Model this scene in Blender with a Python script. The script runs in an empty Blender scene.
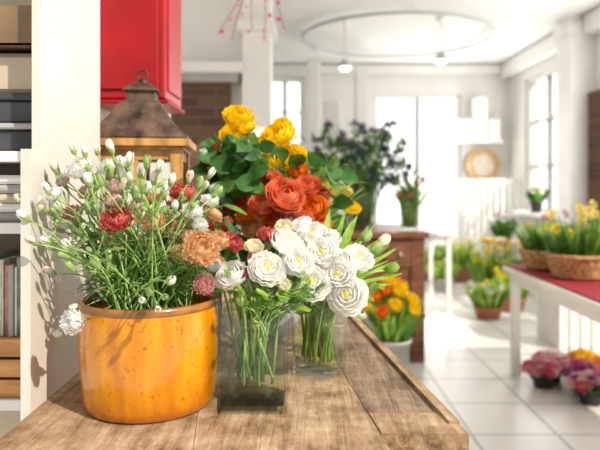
import bpy, math, random
import numpy as np
from mathutils import Vector, Matrix
random.seed(7)
sc = bpy.context.scene
H = 1.31; F = 600.0
def P(px, py, d):
    return Vector(((px-300)*d/F, d, H-(py-185)*d/F))
R = random.uniform

# ------------------------------------------------------------ materials
MATS = {}
def newmat(name):
    m = bpy.data.materials.new(name); m.use_nodes = True
    nt = m.node_tree; nt.nodes.clear()
    out = nt.nodes.new('ShaderNodeOutputMaterial')
    MATS[name] = m
    return m, nt, out
def noisecol(nt, col, scale, amt, stretch=(1,1,1), col2=None, detail=3):
    tc = nt.nodes.new('ShaderNodeTexCoord'); mp = nt.nodes.new('ShaderNodeMapping')
    mp.inputs['Scale'].default_value = stretch
    nz = nt.nodes.new('ShaderNodeTexNoise'); nz.inputs['Scale'].default_value = scale; nz.inputs['Detail'].default_value = detail
    nt.links.new(tc.outputs['Object'], mp.inputs[0]); nt.links.new(mp.outputs[0], nz.inputs['Vector'])
    cr = nt.nodes.new('ShaderNodeValToRGB')
    c1 = tuple(max(0, c*(1-amt)) for c in col); c2 = col2 or tuple(min(1, c*(1+amt)) for c in col)
    cr.color_ramp.elements[0].position = .35; cr.color_ramp.elements[1].position = .65
    cr.color_ramp.elements[0].color = (*c1, 1); cr.color_ramp.elements[1].color = (*c2, 1)
    nt.links.new(nz.outputs[0], cr.inputs[0])
    return cr, nz
def M(name, col, rough=.5, scale=8, amt=.06, metal=0, bump=0, stretch=(1,1,1), col2=None, emis=0, coat=0):
    m, nt, out = newmat(name)
    b = nt.nodes.new('ShaderNodeBsdfPrincipled')
    cr, nz = noisecol(nt, col, scale, amt, stretch, col2)
    nt.links.new(cr.outputs[0], b.inputs['Base Color'])
    b.inputs['Roughness'].default_value = rough; b.inputs['Metallic'].default_value = metal
    if coat: b.inputs['Coat Weight'].default_value = coat; b.inputs['Coat Roughness'].default_value = .08
    if emis:
        b.inputs['Emission Color'].default_value = (*col, 1); b.inputs['Emission Strength'].default_value = emis
    if bump:
        bp = nt.nodes.new('ShaderNodeBump'); bp.inputs['Strength'].default_value = bump; bp.inputs['Distance'].default_value = .01
        nt.links.new(nz.outputs[0], bp.inputs['Height']); nt.links.new(bp.outputs[0], b.inputs['Normal'])
    nt.links.new(b.outputs[0], out.inputs[0]); return m
def petal(name, col, amt=.12, trans=.3, scale=60, col2=None, rough=.5):
    m, nt, out = newmat(name)
    cr, nz = noisecol(nt, col, scale, amt, col2=col2)
    b = nt.nodes.new('ShaderNodeBsdfPrincipled'); b.inputs['Roughness'].default_value = rough
    t = nt.nodes.new('ShaderNodeBsdfTranslucent'); mx = nt.nodes.new('ShaderNodeMixShader'); mx.inputs[0].default_value = trans
    nt.links.new(cr.outputs[0], b.inputs['Base Color']); nt.links.new(cr.outputs[0], t.inputs[0])
    nt.links.new(b.outputs[0], mx.inputs[1]); nt.links.new(t.outputs[0], mx.inputs[2]); nt.links.new(mx.outputs[0], out.inputs[0])
def glass(name, tint, base, edge):
    m, nt, out = newmat(name)
    t = nt.nodes.new('ShaderNodeBsdfTransparent'); t.inputs[0].default_value = (*tint, 1)
    g = nt.nodes.new('ShaderNodeBsdfGlossy'); g.inputs['Roughness'].default_value = .02
    lw = nt.nodes.new('ShaderNodeLayerWeight'); lw.inputs[0].default_value=.5
    pw = nt.nodes.new('ShaderNodeMath'); pw.operation='POWER'; pw.inputs[1].default_value=3.5
    ml = nt.nodes.new('ShaderNodeMath'); ml.operation='MULTIPLY_ADD'; ml.inputs[1].default_value=edge; ml.inputs[2].default_value=base
    nt.links.new(lw.outputs['Facing'], pw.inputs[0]); nt.links.new(pw.outputs[0], ml.inputs[0])
    mx = nt.nodes.new('ShaderNodeMixShader')
    nt.links.new(ml.outputs[0], mx.inputs[0]); nt.links.new(t.outputs[0], mx.inputs[1]); nt.links.new(g.outputs[0], mx.inputs[2])
    nt.links.new(mx.outputs[0], out.inputs[0])

M('white_wall', (.79,.775,.745), .8, 3, .03)
M('partition_white', (.66,.61,.55), .8, 5, .05)
M('white_paint', (.83,.82,.79), .5, 6, .03)
M('ceiling_white', (.80,.79,.77), .9, 2, .02)
M('grey_trim', (.42,.41,.40), .6, 6, .1)
M('red_metal', (.36,.003,.009), .4, 10, .12)
M('red_cloth', (.30,.015,.028), .8, 30, .12)
M('copper', (.05,.029,.022), .5, 22, .5, metal=.4, bump=.4, col2=(.17,.105,.07))
M('gold_wood', (.50,.26,.075), .5, 10, .3, stretch=(4,4,1))
M('bench_wood', (.17,.062,.025), .5, 8, .35, stretch=(1,1,6))
M('crate_wood', (.55,.27,.09), .6, 8, .25, stretch=(1,1,8))
M('shelf_wood', (.24,.15,.08), .6, 8, .25, stretch=(1,8,1))
M('dark_box', (.05,.052,.058), .5, 12, .3)
M('beige', (.55,.47,.35), .8, 6, .08)
M('grey_paint', (.38,.375,.36), .6, 6, .08)
M('paper_a', (.55,.51,.44), .6, 40, .3, stretch=(8,1,1))
M('paper_b', (.16,.22,.16), .6, 40, .3)
M('paper_c', (.42,.22,.15), .6, 40, .3)
M('wicker', (.38,.17,.06), .7, 60, .45, bump=.6, col2=(.66,.38,.16))
M('soil', (.035,.022,.014), .95, 40, .5, bump=.5)
M('dark_pot', (.03,.03,.03), .5, 10, .2)
M('terracotta', (.42,.16,.08), .8, 10, .15)
M('candle', (.9,.85,.7), .5, 5, .03)
M('branch', (.16,.09,.06), .8, 20, .3)
M('lamp_bulb', (1,.96,.88), .5, 3, .0, emis=6)
M('lamp_metal', (.55,.55,.54), .35, 3, .05)
M('tan_ring', (.60,.40,.21), .7, 20, .2)
M('wreath_centre', (.74,.66,.54), .8, 20, .1)
M('stem', (.16,.29,.06), .5, 25, .25)
M('stem_pale', (.30,.45,.12), .5, 25, .25)
petal('leaf', (.13,.28,.04), .35, .35, 30)
petal('leaf_grey', (.18,.31,.10), .3, .3, 30)
petal('leaf_dark', (.04,.14,.022), .4, .25, 25, rough=.35)
petal('leaf_light', (.34,.54,.08), .25, .4, 25)
petal('leaf_lime', (.46,.60,.10), .25, .4, 25)
petal('bud_green', (.36,.50,.17), .2, .3, 80)
petal('p_white', (.95,.945,.92), .03, .42, 40)
petal('p_cream', (.90,.86,.68), .08, .35, 40)
petal('p_pink', (.84,.34,.36), .25, .3, 120, col2=(.93,.62,.60))
petal('p_palepink', (.90,.55,.54), .15, .3, 120, col2=(.94,.78,.74))
petal('p_coral', (.72,.07,.07), .3, .3, 140, col2=(.88,.27,.22))
petal('p_red', (.55,.012,.012), .3, .25, 100)
petal('p_peach', (.92,.50,.20), .2, .35, 100, col2=(.96,.70,.44))
petal('p_orange', (.90,.25,.02), .2, .35, 60)
petal('p_coralrose', (.92,.18,.06), .2, .35, 45, col2=(.95,.37,.20))
petal('p_yellow', (.94,.68,.01), .12, .4, 50)
petal('p_paleyellow', (.88,.76,.20), .15, .4, 50)
petal('p_blue', (.07,.075,.22), .4, .15, 60)
petal('p_lilac', (.30,.20,.50), .3, .25, 60)
petal('p_purple', (.28,.04,.34), .3, .3, 60)
petal('p_magenta', (.76,.07,.30), .25, .3, 60)
glass('glass', (.95,.975,.96), .035, .5)
glass('water', (.93,.96,.86), .01, .1)
glass('window_glass', (.97,.98,.98), .02, .1)

def plankmat(name, c1, c2, c3):
    m, nt, out = newmat(name)
    tc = nt.nodes.new('ShaderNodeTexCoord'); mp = nt.nodes.new('ShaderNodeMapping')
    mp.inputs['Scale'].default_value = (1,.08,1); mp.inputs['Rotation'].default_value = (0,0,math.radians(-7))
    nz = nt.nodes.new('ShaderNodeTexNoise'); nz.inputs['Scale'].default_value = 45; nz.inputs['Detail'].default_value = 10; nz.inputs['Roughness'].default_value=.75; nz.inputs['Distortion'].default_value=.6
    nz2 = nt.nodes.new('ShaderNodeTexNoise'); nz2.inputs['Scale'].default_value = 12; nz2.inputs['Detail'].default_value = 9; nz2.inputs['Roughness'].default_value=.75
    nt.links.new(tc.outputs['Object'], mp.inputs[0]); nt.links.new(mp.outputs[0], nz.inputs['Vector']); nt.links.new(tc.outputs['Object'], nz2.inputs['Vector'])
    ad = nt.nodes.new('ShaderNodeMath'); ad.operation='MULTIPLY_ADD'; ad.inputs[1].default_value=.5
    ml = nt.nodes.new('ShaderNodeMath'); ml.operation='MULTIPLY'; ml.inputs[1].default_value=.5
    nt.links.new(nz2.outputs[0], ml.inputs[0]); nt.links.new(nz.outputs[0], ad.inputs[0]); nt.links.new(ml.outputs[0], ad.inputs[2])
    cr = nt.nodes.new('ShaderNodeValToRGB'); cr.color_ramp.elements[0].position=.38; cr.color_ramp.elements[1].position=.62
    cr.color_ramp.elements[0].color=(*c1,1); cr.color_ramp.elements[1].color=(*c3,1)
    e=cr.color_ramp.elements.new(.48); e.color=(*c2,1)
    nt.links.new(ad.outputs[0], cr.inputs[0])
    b = nt.nodes.new('ShaderNodeBsdfPrincipled'); b.inputs['Roughness'].default_value=.8; b.inputs['Specular IOR Level'].default_value=.3
    bp = nt.nodes.new('ShaderNodeBump'); bp.inputs['Strength'].default_value=1; bp.inputs['Distance'].default_value=.01
    nt.links.new(ad.outputs[0], bp.inputs['Height']); nt.links.new(bp.outputs[0], b.inputs['Normal'])
    nt.links.new(cr.outputs[0], b.inputs['Base Color']); nt.links.new(b.outputs[0], out.inputs[0])
plankmat('counter_wood', (.10,.055,.03), (.34,.21,.115), (.62,.46,.30))
plankmat('counter_edge', (.06,.038,.025), (.21,.14,.09), (.42,.31,.21))

def brickmat(name, c1, c2, mo, bw, bh, msize, off=.5, rough=.8, rot=(0,0,0), bump=.3):
    m, nt, out = newmat(name)
    tc = nt.nodes.new('ShaderNodeTexCoord'); mp = nt.nodes.new('ShaderNodeMapping'); mp.inputs['Rotation'].default_value = rot
    br = nt.nodes.new('ShaderNodeTexBrick'); br.inputs['Scale'].default_value=1
    br.offset = off; br.inputs['Color1'].default_value=(*c1,1); br.inputs['Color2'].default_value=(*c2,1); br.inputs['Mortar'].default_value=(*mo,1)
    br.inputs['Brick Width'].default_value=bw; br.inputs['Row Height'].default_value=bh; br.inputs['Mortar Size'].default_value=msize
    b = nt.nodes.new('ShaderNodeBsdfPrincipled'); b.inputs['Roughness'].default_value=rough
    nt.links.new(tc.outputs['Object'], mp.inputs[0]); nt.links.new(mp.outputs[0], br.inputs['Vector'])
    nt.links.new(br.outputs[0], b.inputs['Base Color'])
    bp = nt.nodes.new('ShaderNodeBump'); bp.inputs['Strength'].default_value=bump; bp.inputs['Distance'].default_value=.01; bp.invert=True
    nt.links.new(br.outputs['Fac'], bp.inputs['Height']); nt.links.new(bp.outputs[0], b.inputs['Normal'])
    nt.links.new(b.outputs[0], out.inputs[0])
brickmat('brick', (.17,.085,.045), (.08,.04,.024), (.13,.09,.06), .22, .065, .008, rot=(math.radians(90),0,0))
brickmat('floor_tile', (.74,.72,.69), (.69,.67,.64), (.36,.34,.32), .45, .45, .009, off=0, rough=.3, bump=.2)

m, nt, out = newmat('yellow_glaze')
b = nt.nodes.new('ShaderNodeBsdfPrincipled'); b.inputs['Roughness'].default_value=.22
b.inputs['Coat Weight'].default_value=.4; b.inputs['Coat Roughness'].default_value=.04
cr, nz = noisecol(nt, (.74,.235,.002), 26, .22, stretch=(1,1,.22), col2=(.80,.325,.004), detail=8)
tc = nt.nodes.new('ShaderNodeTexCoord'); vo = nt.nodes.new('ShaderNodeTexNoise'); vo.inputs['Scale'].default_value=130; vo.inputs['Detail'].default_value=4
nt.links.new(tc.outputs['Object'], vo.inputs['Vector'])
c2 = nt.nodes.new('ShaderNodeValToRGB'); c2.color_ramp.elements[0].position=.28; c2.color_ramp.elements[1].position=.40
c2.color_ramp.elements[0].color=(.45,.36,.3,1); c2.color_ramp.elements[1].color=(1,1,1,1)
nt.links.new(vo.outputs[0], c2.inputs[0])
mx = nt.nodes.new('ShaderNodeMix'); mx.data_type='RGBA'; mx.blend_type='MULTIPLY'; mx.inputs[0].default_value=1
nt.links.new(cr.outputs[0], mx.inputs[6]); nt.links.new(c2.outputs[0], mx.inputs[7])
sx = nt.nodes.new('ShaderNodeSeparateXYZ'); nt.links.new(tc.outputs['Object'], sx.inputs[0])
ng = nt.nodes.new('ShaderNodeMath'); ng.operation='MULTIPLY_ADD'; ng.inputs[1].default_value=.09; nt.links.new(nz.outputs[0], ng.inputs[0]); nt.links.new(sx.outputs[2], ng.inputs[2])
mr = nt.nodes.new('ShaderNodeMapRange'); mr.inputs[1].default_value=.945; mr.inputs[2].default_value=.99; mr.inputs[3].default_value=.75; mr.inputs[4].default_value=0
nt.links.new(ng.outputs[0], mr.inputs[0])
mx2 = nt.nodes.new('ShaderNodeMix'); mx2.data_type='RGBA'; mx2.inputs[7].default_value=(.42,.11,.004,1)
nt.links.new(mr.outputs[0], mx2.inputs[0]); nt.links.new(mx.outputs[2], mx2.inputs[6]); nt.links.new(mx2.outputs[2], b.inputs['Base Color'])
bp = nt.nodes.new('ShaderNodeBump'); bp.inputs['Strength'].default_value=.12; bp.inputs['Distance'].default_value=.01
nt.links.new(nz.outputs[0], bp.inputs['Height']); nt.links.new(bp.outputs[0], b.inputs['Normal'])
nt.links.new(b.outputs[0], out.inputs[0])
M('rim_glaze', (.30,.12,.02), .3, 25, .4, coat=.4)

# ------------------------------------------------------------ mesh builder
class MB:
    def __init__(s, name):
        s.name=name; s.V=[]; s.F=[]; s.Mi=[]; s.mats=[]; s.n=0; s.smooth=[]
    def mi(s, mat):
        if mat not in s.mats: s.mats.append(mat)
        return s.mats.index(mat)
    def raw(s, verts, faces, mat, smooth=True):
        k = s.mi(mat) if isinstance(mat, str) else None
        verts = np.asarray(verts, dtype=float)
        s.V.append(verts); n=s.n
        for i,f in enumerate(faces):
            s.F.append([x+n for x in f]); s.Mi.append(k if k is not None else s.mi(mat[i])); s.smooth.append(smooth)
        s.n += len(verts)
    def box(s, lo, hi, mat, rot=0, piv=None, bev=0):
        x0,y0,z0=lo; x1,y1,z1=hi
        if bev:
            c=min(bev,(x1-x0)/2.01,(y1-y0)/2.01,(z1-z0)/2.01); v=[]
            for z,i in ((z0,c),(z0+c,0),(z1-c,0),(z1,c)):
                a0,a1,b0,b1=x0+i,x1-i,y0+i,y1-i
                v+= [(a0+c*.7,b0,z),(a1-c*.7,b0,z),(a1,b0+c*.7,z),(a1,b1-c*.7,z),(a1-c*.7,b1,z),(a0+c*.7,b1,z),(a0,b1-c*.7,z),(a0,b0+c*.7,z)]
            f=[[7,6,5,4,3,2,1,0],[24,25,26,27,28,29,30,31]]
            for r in range(3):
                for k in range(8):
                    f.append([r*8+k, r*8+(k+1)%8, r*8+8+(k+1)%8, r*8+8+k])
        else:
            v=[(x0,y0,z0),(x1,y0,z0),(x1,y1,z0),(x0,y1,z0),(x0,y0,z1),(x1,y0,z1),(x1,y1,z1),(x0,y1,z1)]
            f=[[0,3,2,1],[4,5,6,7],[0,1,5,4],[1,2,6,5],[2,3,7,6],[3,0,4,7]]
        if rot:
            px,py = piv or ((x0+x1)/2,(y0+y1)/2); c_,s_=math.cos(rot),math.sin(rot)
            v=[(px+(x-px)*c_-(y-py)*s_, py+(x-px)*s_+(y-py)*c_, z) for x,y,z in v]
        s.raw(v,f,mat,False)
    def lathe(s, c, prof, seg, mat, smooth=True, rot=0):
        v=[];f=[]
        for r,z in prof:
            for k in range(seg):
                a=2*math.pi*k/seg+rot; v.append((c[0]+r*math.cos(a), c[1]+r*math.sin(a), c[2]+z))
        for i in range(len(prof)-1):
            for k in range(seg):
                f.append([i*seg+k, i*seg+(k+1)%seg, (i+1)*seg+(k+1)%seg, (i+1)*seg+k])
        s.raw(v,f,mat,smooth)
    def tube(s, pts, r0, r1, mat, sides=5):
        pts=[Vector(p) for p in pts]; v=[];f=[]; n=len(pts)
        for i,p in enumerate(pts):
            t=(pts[min(i+1,n-1)]-pts[max(i-1,0)]).normalized()
            ref=Vector((0,1,0)) if abs(t.y)<.9 else Vector((1,0,0))
            a=t.cross(ref).normalized(); b=t.cross(a)
            r=r0+(r1-r0)*i/(n-1)
            for k in range(sides):
                an=2*math.pi*k/sides; v.append(p+a*(r*math.cos(an))+b*(r*math.sin(an)))
        for i in range(n-1):
            for k in range(sides):
                f.append([i*sides+k,i*sides+(k+1)%sides,(i+1)*sides+(k+1)%sides,(i+1)*sides+k])
        f.append(list(range(sides))[::-1]); f.append([ (n-1)*sides+k for k in range(sides)])
        s.raw(v,f,mat)
    def leaf(s, base, d, L, w, mat, droop=.3, up=None, nv=6, fold=.25, wave=0):
        d=Vector(d).normalized(); up=Vector(up) if up else Vector((R(-.3,.3),R(-.6,0),1))
        side=d.cross(up)
        if side.length<.05: side=d.cross(Vector((1,0,0)))
        side.normalize(); nrm=side.cross(d).normalized()
        v=[];f=[]; ph=R(0,6)
        for i in range(nv+1):
            t=i/nv; wd=w*(math.sin(math.pi*min(1,(t*.93+.05)))**.8)
            c=Vector(base)+d*(L*t)+Vector((0,0,-1))*(droop*L*t*t)
            for u in (-1,0,1):
                v.append(c+side*(wd*u)+nrm*(abs(u)*wd*fold+wave*w*math.sin(t*9+ph+u*2)))
        for i in range(nv):
            for k in range(2):
                a=i*3+k; f.append([a,a+1,a+4,a+3])
        s.raw(v,f,mat)
    def stamp(s, proto, loc, scale, d, mats, roll=None, sz=1):
        V,Fc,Mx=proto; d=Vector(d).normalized()
        q=d.to_track_quat('Z','Y'); roll=R(0,6.28) if roll is None else roll
        m=(q.to_matrix() @ Matrix.Rotation(roll,3,'Z') @ Matrix.Diagonal((scale,scale,scale*sz)))
        A=np.array(m); v=V@A.T+np.array(loc)
        s.raw(v,Fc,[mats[k] for k in Mx])
    def build(s, parent=None):
        me=bpy.data.meshes.new(s.name); V=np.concatenate(s.V)
        me.from_pydata([tuple(x) for x in V],[],s.F)
        for m_ in s.mats: me.materials.append(MATS[m_])
        me.polygons.foreach_set('material_index', s.Mi); me.polygons.foreach_set('use_smooth', s.smooth)
        me.update(); ob=bpy.data.objects.new(s.name, me); sc.collection.objects.link(ob)
        if parent: ob.parent=parent
        return ob
def bez(p0,p1,p2,n=7):
    p0,p1,p2=Vector(p0),Vector(p1),Vector(p2)
    return [p0*(1-t)**2+p1*(2*t*(1-t))+p2*t*t for t in [i/n for i in range(n+1)]]

# ------------------------------------------------------------ flower prototypes (unit radius, facing +Z)
def proto(layers, nu=4, nv=5, seed=1, calyx=None, core=None, hz=1.0, core_m=1):
    rd=random.Random(seed); V=[];Fc=[];Mx=[]
    for li,(n,Rr,phi,w,flare,ruf) in enumerate(layers):
        phi=math.radians(phi); off=rd.uniform(0,6)
        for k in range(n):
            a0=off+2*math.pi*k/n+rd.uniform(-.08,.08); base=len(V); rj=1+rd.uniform(-.05,.05); pj=1+rd.uniform(-.06,.06); ph=rd.uniform(0,6)
            tw=rd.uniform(.02,.08)
            for i in range(nv+1):
                v=i/nv
                for j in range(nu+1):
                    u=-1+2*j/nu
                    th=phi*pj*v*(1-.13*u*u)
                    r=Rr*rj*(math.sin(th)*(1+tw*u)+flare*v**3)
                    z=-Rr*math.cos(th)*hz
                    z+=ruf*math.sin(u*6+ph)*v*v; r+=ruf*.8*math.cos(u*8+ph*2)*v*v
                    a=a0+u*w*(.45+.55*math.sin(math.pi/2*v))
                    V.append((r*math.cos(a),r*math.sin(a),z))
            for i in range(nv):
                for j in range(nu):
                    a=base+i*(nu+1)+j; Fc.append([a,a+1,a+nu+2,a+nu+1]); Mx.append(0)
    def sph(c,rr,zs,m,seg=8,rings=6):
        b=len(V)
        for i in range(rings+1):
            t=math.pi*i/rings
            for k in range(seg):
                a=2*math.pi*k/seg; V.append((rr*math.sin(t)*math.cos(a),rr*math.sin(t)*math.sin(a),c-rr*zs*math.cos(t)))
        for i in range(rings):
            for k in range(seg):
                Fc.append([b+i*seg+k,b+i*seg+(k+1)%seg,b+(i+1)*seg+(k+1)%seg,b+(i+1)*seg+k]); Mx.append(m)
    if core: sph(core[0],core[1],1,core_m)
    if calyx: sph(calyx[0],calyx[1],calyx[2],2)
    return (np.array(V),Fc,Mx)
RAN=[proto([(6,1.0,74,.60,.16,.07),(6,.95,88,.58,.08,.06),(6,.85,102,.58,.03,.05),(5,.68,114,.64,.02,.04),(5,.48,126,.66,0,.03),(4,.30,138,.7,0,0)],nu=5,seed=i,core=(-.10,.24),calyx=(-.98,.28,.4)) for i in range(4)]
ROSE=[proto([(5,1.0,80,.85,.14,.04),(5,.92,95,.8,.08,.03),(5,.8,108,.8,.04,.02),(5,.66,122,.8,.02,.02),(4,.52,135,.9,0,.01),(4,.38,140,.9,0,0),(3,.26,150,1.1,0,0)],seed=20+i,calyx=(-1.0,.3,.6),hz=.95,nu=5) for i in range(4)]
RROSE=[proto([(6,1.0,80,.62,.16,.09),(6,.9,96,.62,.08,.08),(6,.76,110,.62,.04,.07),(5,.58,124,.7,.02,.05),(4,.4,138,.8,0,.03)],seed=30+i,calyx=(-1.0,.3,.6),nu=6) for i in range(3)]
CARN=[proto([(8,1.0,74,.42,.10,.11),(8,.9,95,.42,.05,.12),(7,.78,112,.45,0,.12),(6,.6,128,.5,0,.11),(5,.42,140,.6,0,.1)],nu=7,nv=5,seed=40+i,calyx=(-1.35,.34,1.9)) for i in range(4)]
TUL=[proto([(3,1.0,150,.98,0,.01),(3,.93,158,.95,0,.01)],seed=60+i,hz=1.5,calyx=(-1.45,.2,.3)) for i in range(2)]
BUD=proto([(3,.9,150,.9,0,0)],seed=70,hz=1.5,calyx=(-.8,.72,1.7))
SMALL=[proto([(6,1.0,85,.5,.1,.03),(5,.6,110,.55,0,.03)],nu=2,nv=3,seed=80+i,core=(-.35,.3)) for i in range(3)]
DAFF=proto([(6,1.2,70,.42,.25,.02)],nu=2,nv=3,seed=90,core=(-.4,.4))
def thistle():
    V=[];Fc=[];Mx=[]; rd=random.Random(3)
    for i in range(60):
        z=rd.uniform(-.5,1); a=rd.uniform(0,6.28); r=math.sqrt(1-z*z); d=Vector((r*math.cos(a),r*math.sin(a),z)); L=rd.uniform(.7,1.1)
        s_=d.cross(Vector((.3,.2,.9))).normalized()*.13; t_=d.cross(s_).normalized()*.13; b=len(V)
        V+= [tuple(s_),tuple(t_),tuple(-s_),tuple(d*L)]; Fc+=[[b,b+1,b+3],[b+1,b+2,b+3],[b+2,b,b+3]]; Mx+=[0]*3
    for k in range(9):
        a=k*.7; d=Vector((math.cos(a),math.sin(a),-.1)); s_=Vector((-math.sin(a),math.cos(a),0))*.16; b=len(V)
        V+=[tuple(s_),tuple(-s_),tuple(d*1.7)]; Fc.append([b,b+1,b+2]); Mx.append(1)
    return (np.array(V),Fc,Mx)
THI=thistle()
CAM=Vector((0,0,H))
def facing(p,m,wo=.6,wc=.5,wu=.35,j=.2):
    p=Vector(p); o=(p-Vector(m)).normalized(); c=(CAM-p).normalized()
    return o*wo+c*wc+Vector((0,0,wu))+Vector((R(-j,j),R(-j,j),R(-j,j)))

# ------------------------------------------------------------ room shell
def wall_xz(name, y0, y1, x0, x1, z0, z1, holes, mat='white_wall'):
    mb=MB(name); xs=sorted({x0,x1,*[h[0] for h in holes],*[h[1] for h in holes]}); zs=sorted({z0,z1,*[h[2] for h in holes],*[h[3] for h in holes]})
    for i in range(len(xs)-1):
        for j in range(len(zs)-1):
            cx=(xs[i]+xs[i+1])/2; cz=(zs[j]+zs[j+1])/2
            if any(h[0]<cx<h[1] and h[2]<cz<h[3] for h in holes): continue
            mb.box((xs[i],y0,zs[j]),(xs[i+1],y1,zs[j+1]),mat)
    return mb.build()
def wall_yz(name, x0, x1, y0, y1, z0, z1, holes, mat='white_wall'):
    mb=MB(name); ys=sorted({y0,y1,*[h[0] for h in holes],*[h[1] for h in holes]}); zs=sorted({z0,z1,*[h[2] for h in holes],*[h[3] for h in holes]})
    for i in range(len(ys)-1):
        for j in range(len(zs)-1):
            cy=(ys[i]+ys[i+1])/2; cz=(zs[j]+zs[j+1])/2
            if any(h[0]<cy<h[1] and h[2]<cz<h[3] for h in holes): continue
            mb.box((x0,ys[i],zs[j]),(x1,ys[i+1],zs[j+1]),mat)
    return mb.build()
CZ=3.15
mb=MB('floor'); mb.box((-3,-1.5,-.1),(3.5,9.5,0),'floor_tile'); mb.build()
mb=MB('ceiling'); mb.box((-3,2.6,CZ),(3.5,9.5,CZ+.1),'ceiling_white'); mb.build()
wall_xz('wall_back',9.2,9.4,-3,3.4,0,CZ,[(1.15,2.47,.45,2.70),(-.52,.05,1.9,2.95)])
wall_yz('wall_right',3.2,3.4,4.4,9.2,0,CZ,[(7.2,8.55,.95,2.80),(4.75,6.0,.95,2.80)])
wall_yz('wall_left',-3.1,-3,1.45,9.2,0,CZ,[])
wall_yz('wall_partition',-.73,-.63,1.46,2.92,0,CZ,[],'partition_white')
wall_xz('wall_middle',4.0,4.15,-3,-.37,0,CZ,[])
mb=MB('partition_panel'); mb.box((-.503,1.08,0),(-.485,1.455,1.375),'partition_white'); mb.box((-.503,1.125,1.375),(-.485,1.455,CZ-.4),'partition_white'); mb.box((-.63,1.44,0),(-.503,1.455,CZ-.4),'partition_white'); mb.build()
mb=MB('trim_1'); mb.box((-.92,3.80,2.03),(-.37,4.0,2.09),'white_paint'); mb.box((-.92,3.86,1.98),(-.40,4.0,2.03),'grey_trim'); mb.build()
mb=MB('brick_wall_panel'); mb.box((-.95,3.93,0),(-.46,3.998,1.98),'brick'); mb.build()
mb=MB('pilaster'); mb.box((-.37,3.85,0),(-.19,4.15,2.30),'white_paint'); mb.box((-.40,3.82,2.30),(-.16,4.18,2.36),'white_paint'); mb.box((-.37,3.85,2.36),(-.19,4.15,CZ),'white_paint');mb.build()
mb=MB('pilaster'); mb.box((2.93,6.5,0),(3.198,6.85,CZ),'white_paint'); mb.box((2.90,6.47,0),(3.198,6.88,.15),'white_paint'); mb.box((2.90,6.47,CZ-.2),(3.198,6.88,CZ-.08),'white_paint'); mb.build()
mb=MB('brick_pier'); mb.box((3.10,6.05,0),(3.198,6.46,2.3),'brick'); mb.build()
mb=MB('trim_2'); mb.box((3.05,4.4,CZ-.22),(3.198,6.45,CZ-.02),'white_paint'); mb.box((3.05,6.9,CZ-.22),(3.198,9.2,CZ-.02),'white_paint'); mb.build()
mb=MB('trim_3'); mb.box((-3,9.08,CZ-.15),(3.04,9.198,CZ-.02),'white_paint'); mb.build()
mb=MB('baseboard_back'); mb.box((-3,9.17,0),(3.2,9.198,.12),'white_paint'); mb.build()
mb=MB('baseboard_right'); mb.box((3.17,4.4,0),(3.198,6.04,.12),'white_paint'); mb.box((3.17,6.9,0),(3.198,9.15,.12),'white_paint'); mb.build()
def win_xz(name,x0,x1,z0,z1,y,nx,nz,t=.05):
    mb=MB(name)
    mb.box((x0,y,z0),(x0+t,y+.06,z1),'white_paint'); mb.box((x1-t,y,z0),(x1,y+.06,z1),'white_paint')
    mb.box((x0+t,y,z0),(x1-t,y+.06,z0+t),'white_paint'); mb.box((x0+t,y,z1-t),(x1-t,y+.06,z1),'white_paint')
    for i in range(1,nx):
        x=x0+(x1-x0)*i/nx; mb.box((x-.03,y+.003,z0+t),(x+.03,y+.057,z1-t),'grey_paint')
    for i in range(1,nz):
        z=z0+(z1-z0)*i/nz; mb.box((x0+t,y+.01,z-.015),(x1-t,y+.05,z+.015),'white_paint')
    mb.box((x0+t,y+.028,z0+t),(x1-t,y+.032,z1-t),'window_glass'); mb.build()
def win_yz(name,y0,y1,z0,z1,x,nx,nz,t=.05):
    mb=MB(name)
    mb.box((x,y0,z0),(x+.06,y0+t,z1),'white_paint'); mb.box((x,y1-t,z0),(x+.06,y1,z1),'white_paint')
    mb.box((x,y0+t,z0),(x+.06,y1-t,z0+t),'white_paint'); mb.box((x,y0+t,z1-t),(x+.06,y1-t,z1),'white_paint')
    for i in range(1,nx):
        y=y0+(y1-y0)*i/nx; mb.box((x+.003,y-.03,z0+t),(x+.057,y+.03,z1-t),'grey_paint')
    for i in range(1,nz):
        z=z0+(z1-z0)*i/nz; mb.box((x+.01,y0+t,z-.015),(x+.05,y1-t,z+.015),'grey_paint')
    mb.box((x+.028,y0+t,z0+t),(x+.032,y1-t,z1-t),'window_glass'); mb.build()
win_xz('window_1',1.15,2.47,.45,2.70,9.25,2,1)
win_xz('window_2',-.52,.05,1.9,2.95,9.25,2,2)
win_yz('window_3',7.2,8.55,.95,2.80,3.25,2,3)
win_yz('window_4',4.75,6.0,.95,2.80,3.25,2,3)
mb=MB('window_sill'); mb.box((3.0,7.15,.90),(3.199,8.6,.949),'white_paint'); mb.build()

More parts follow.
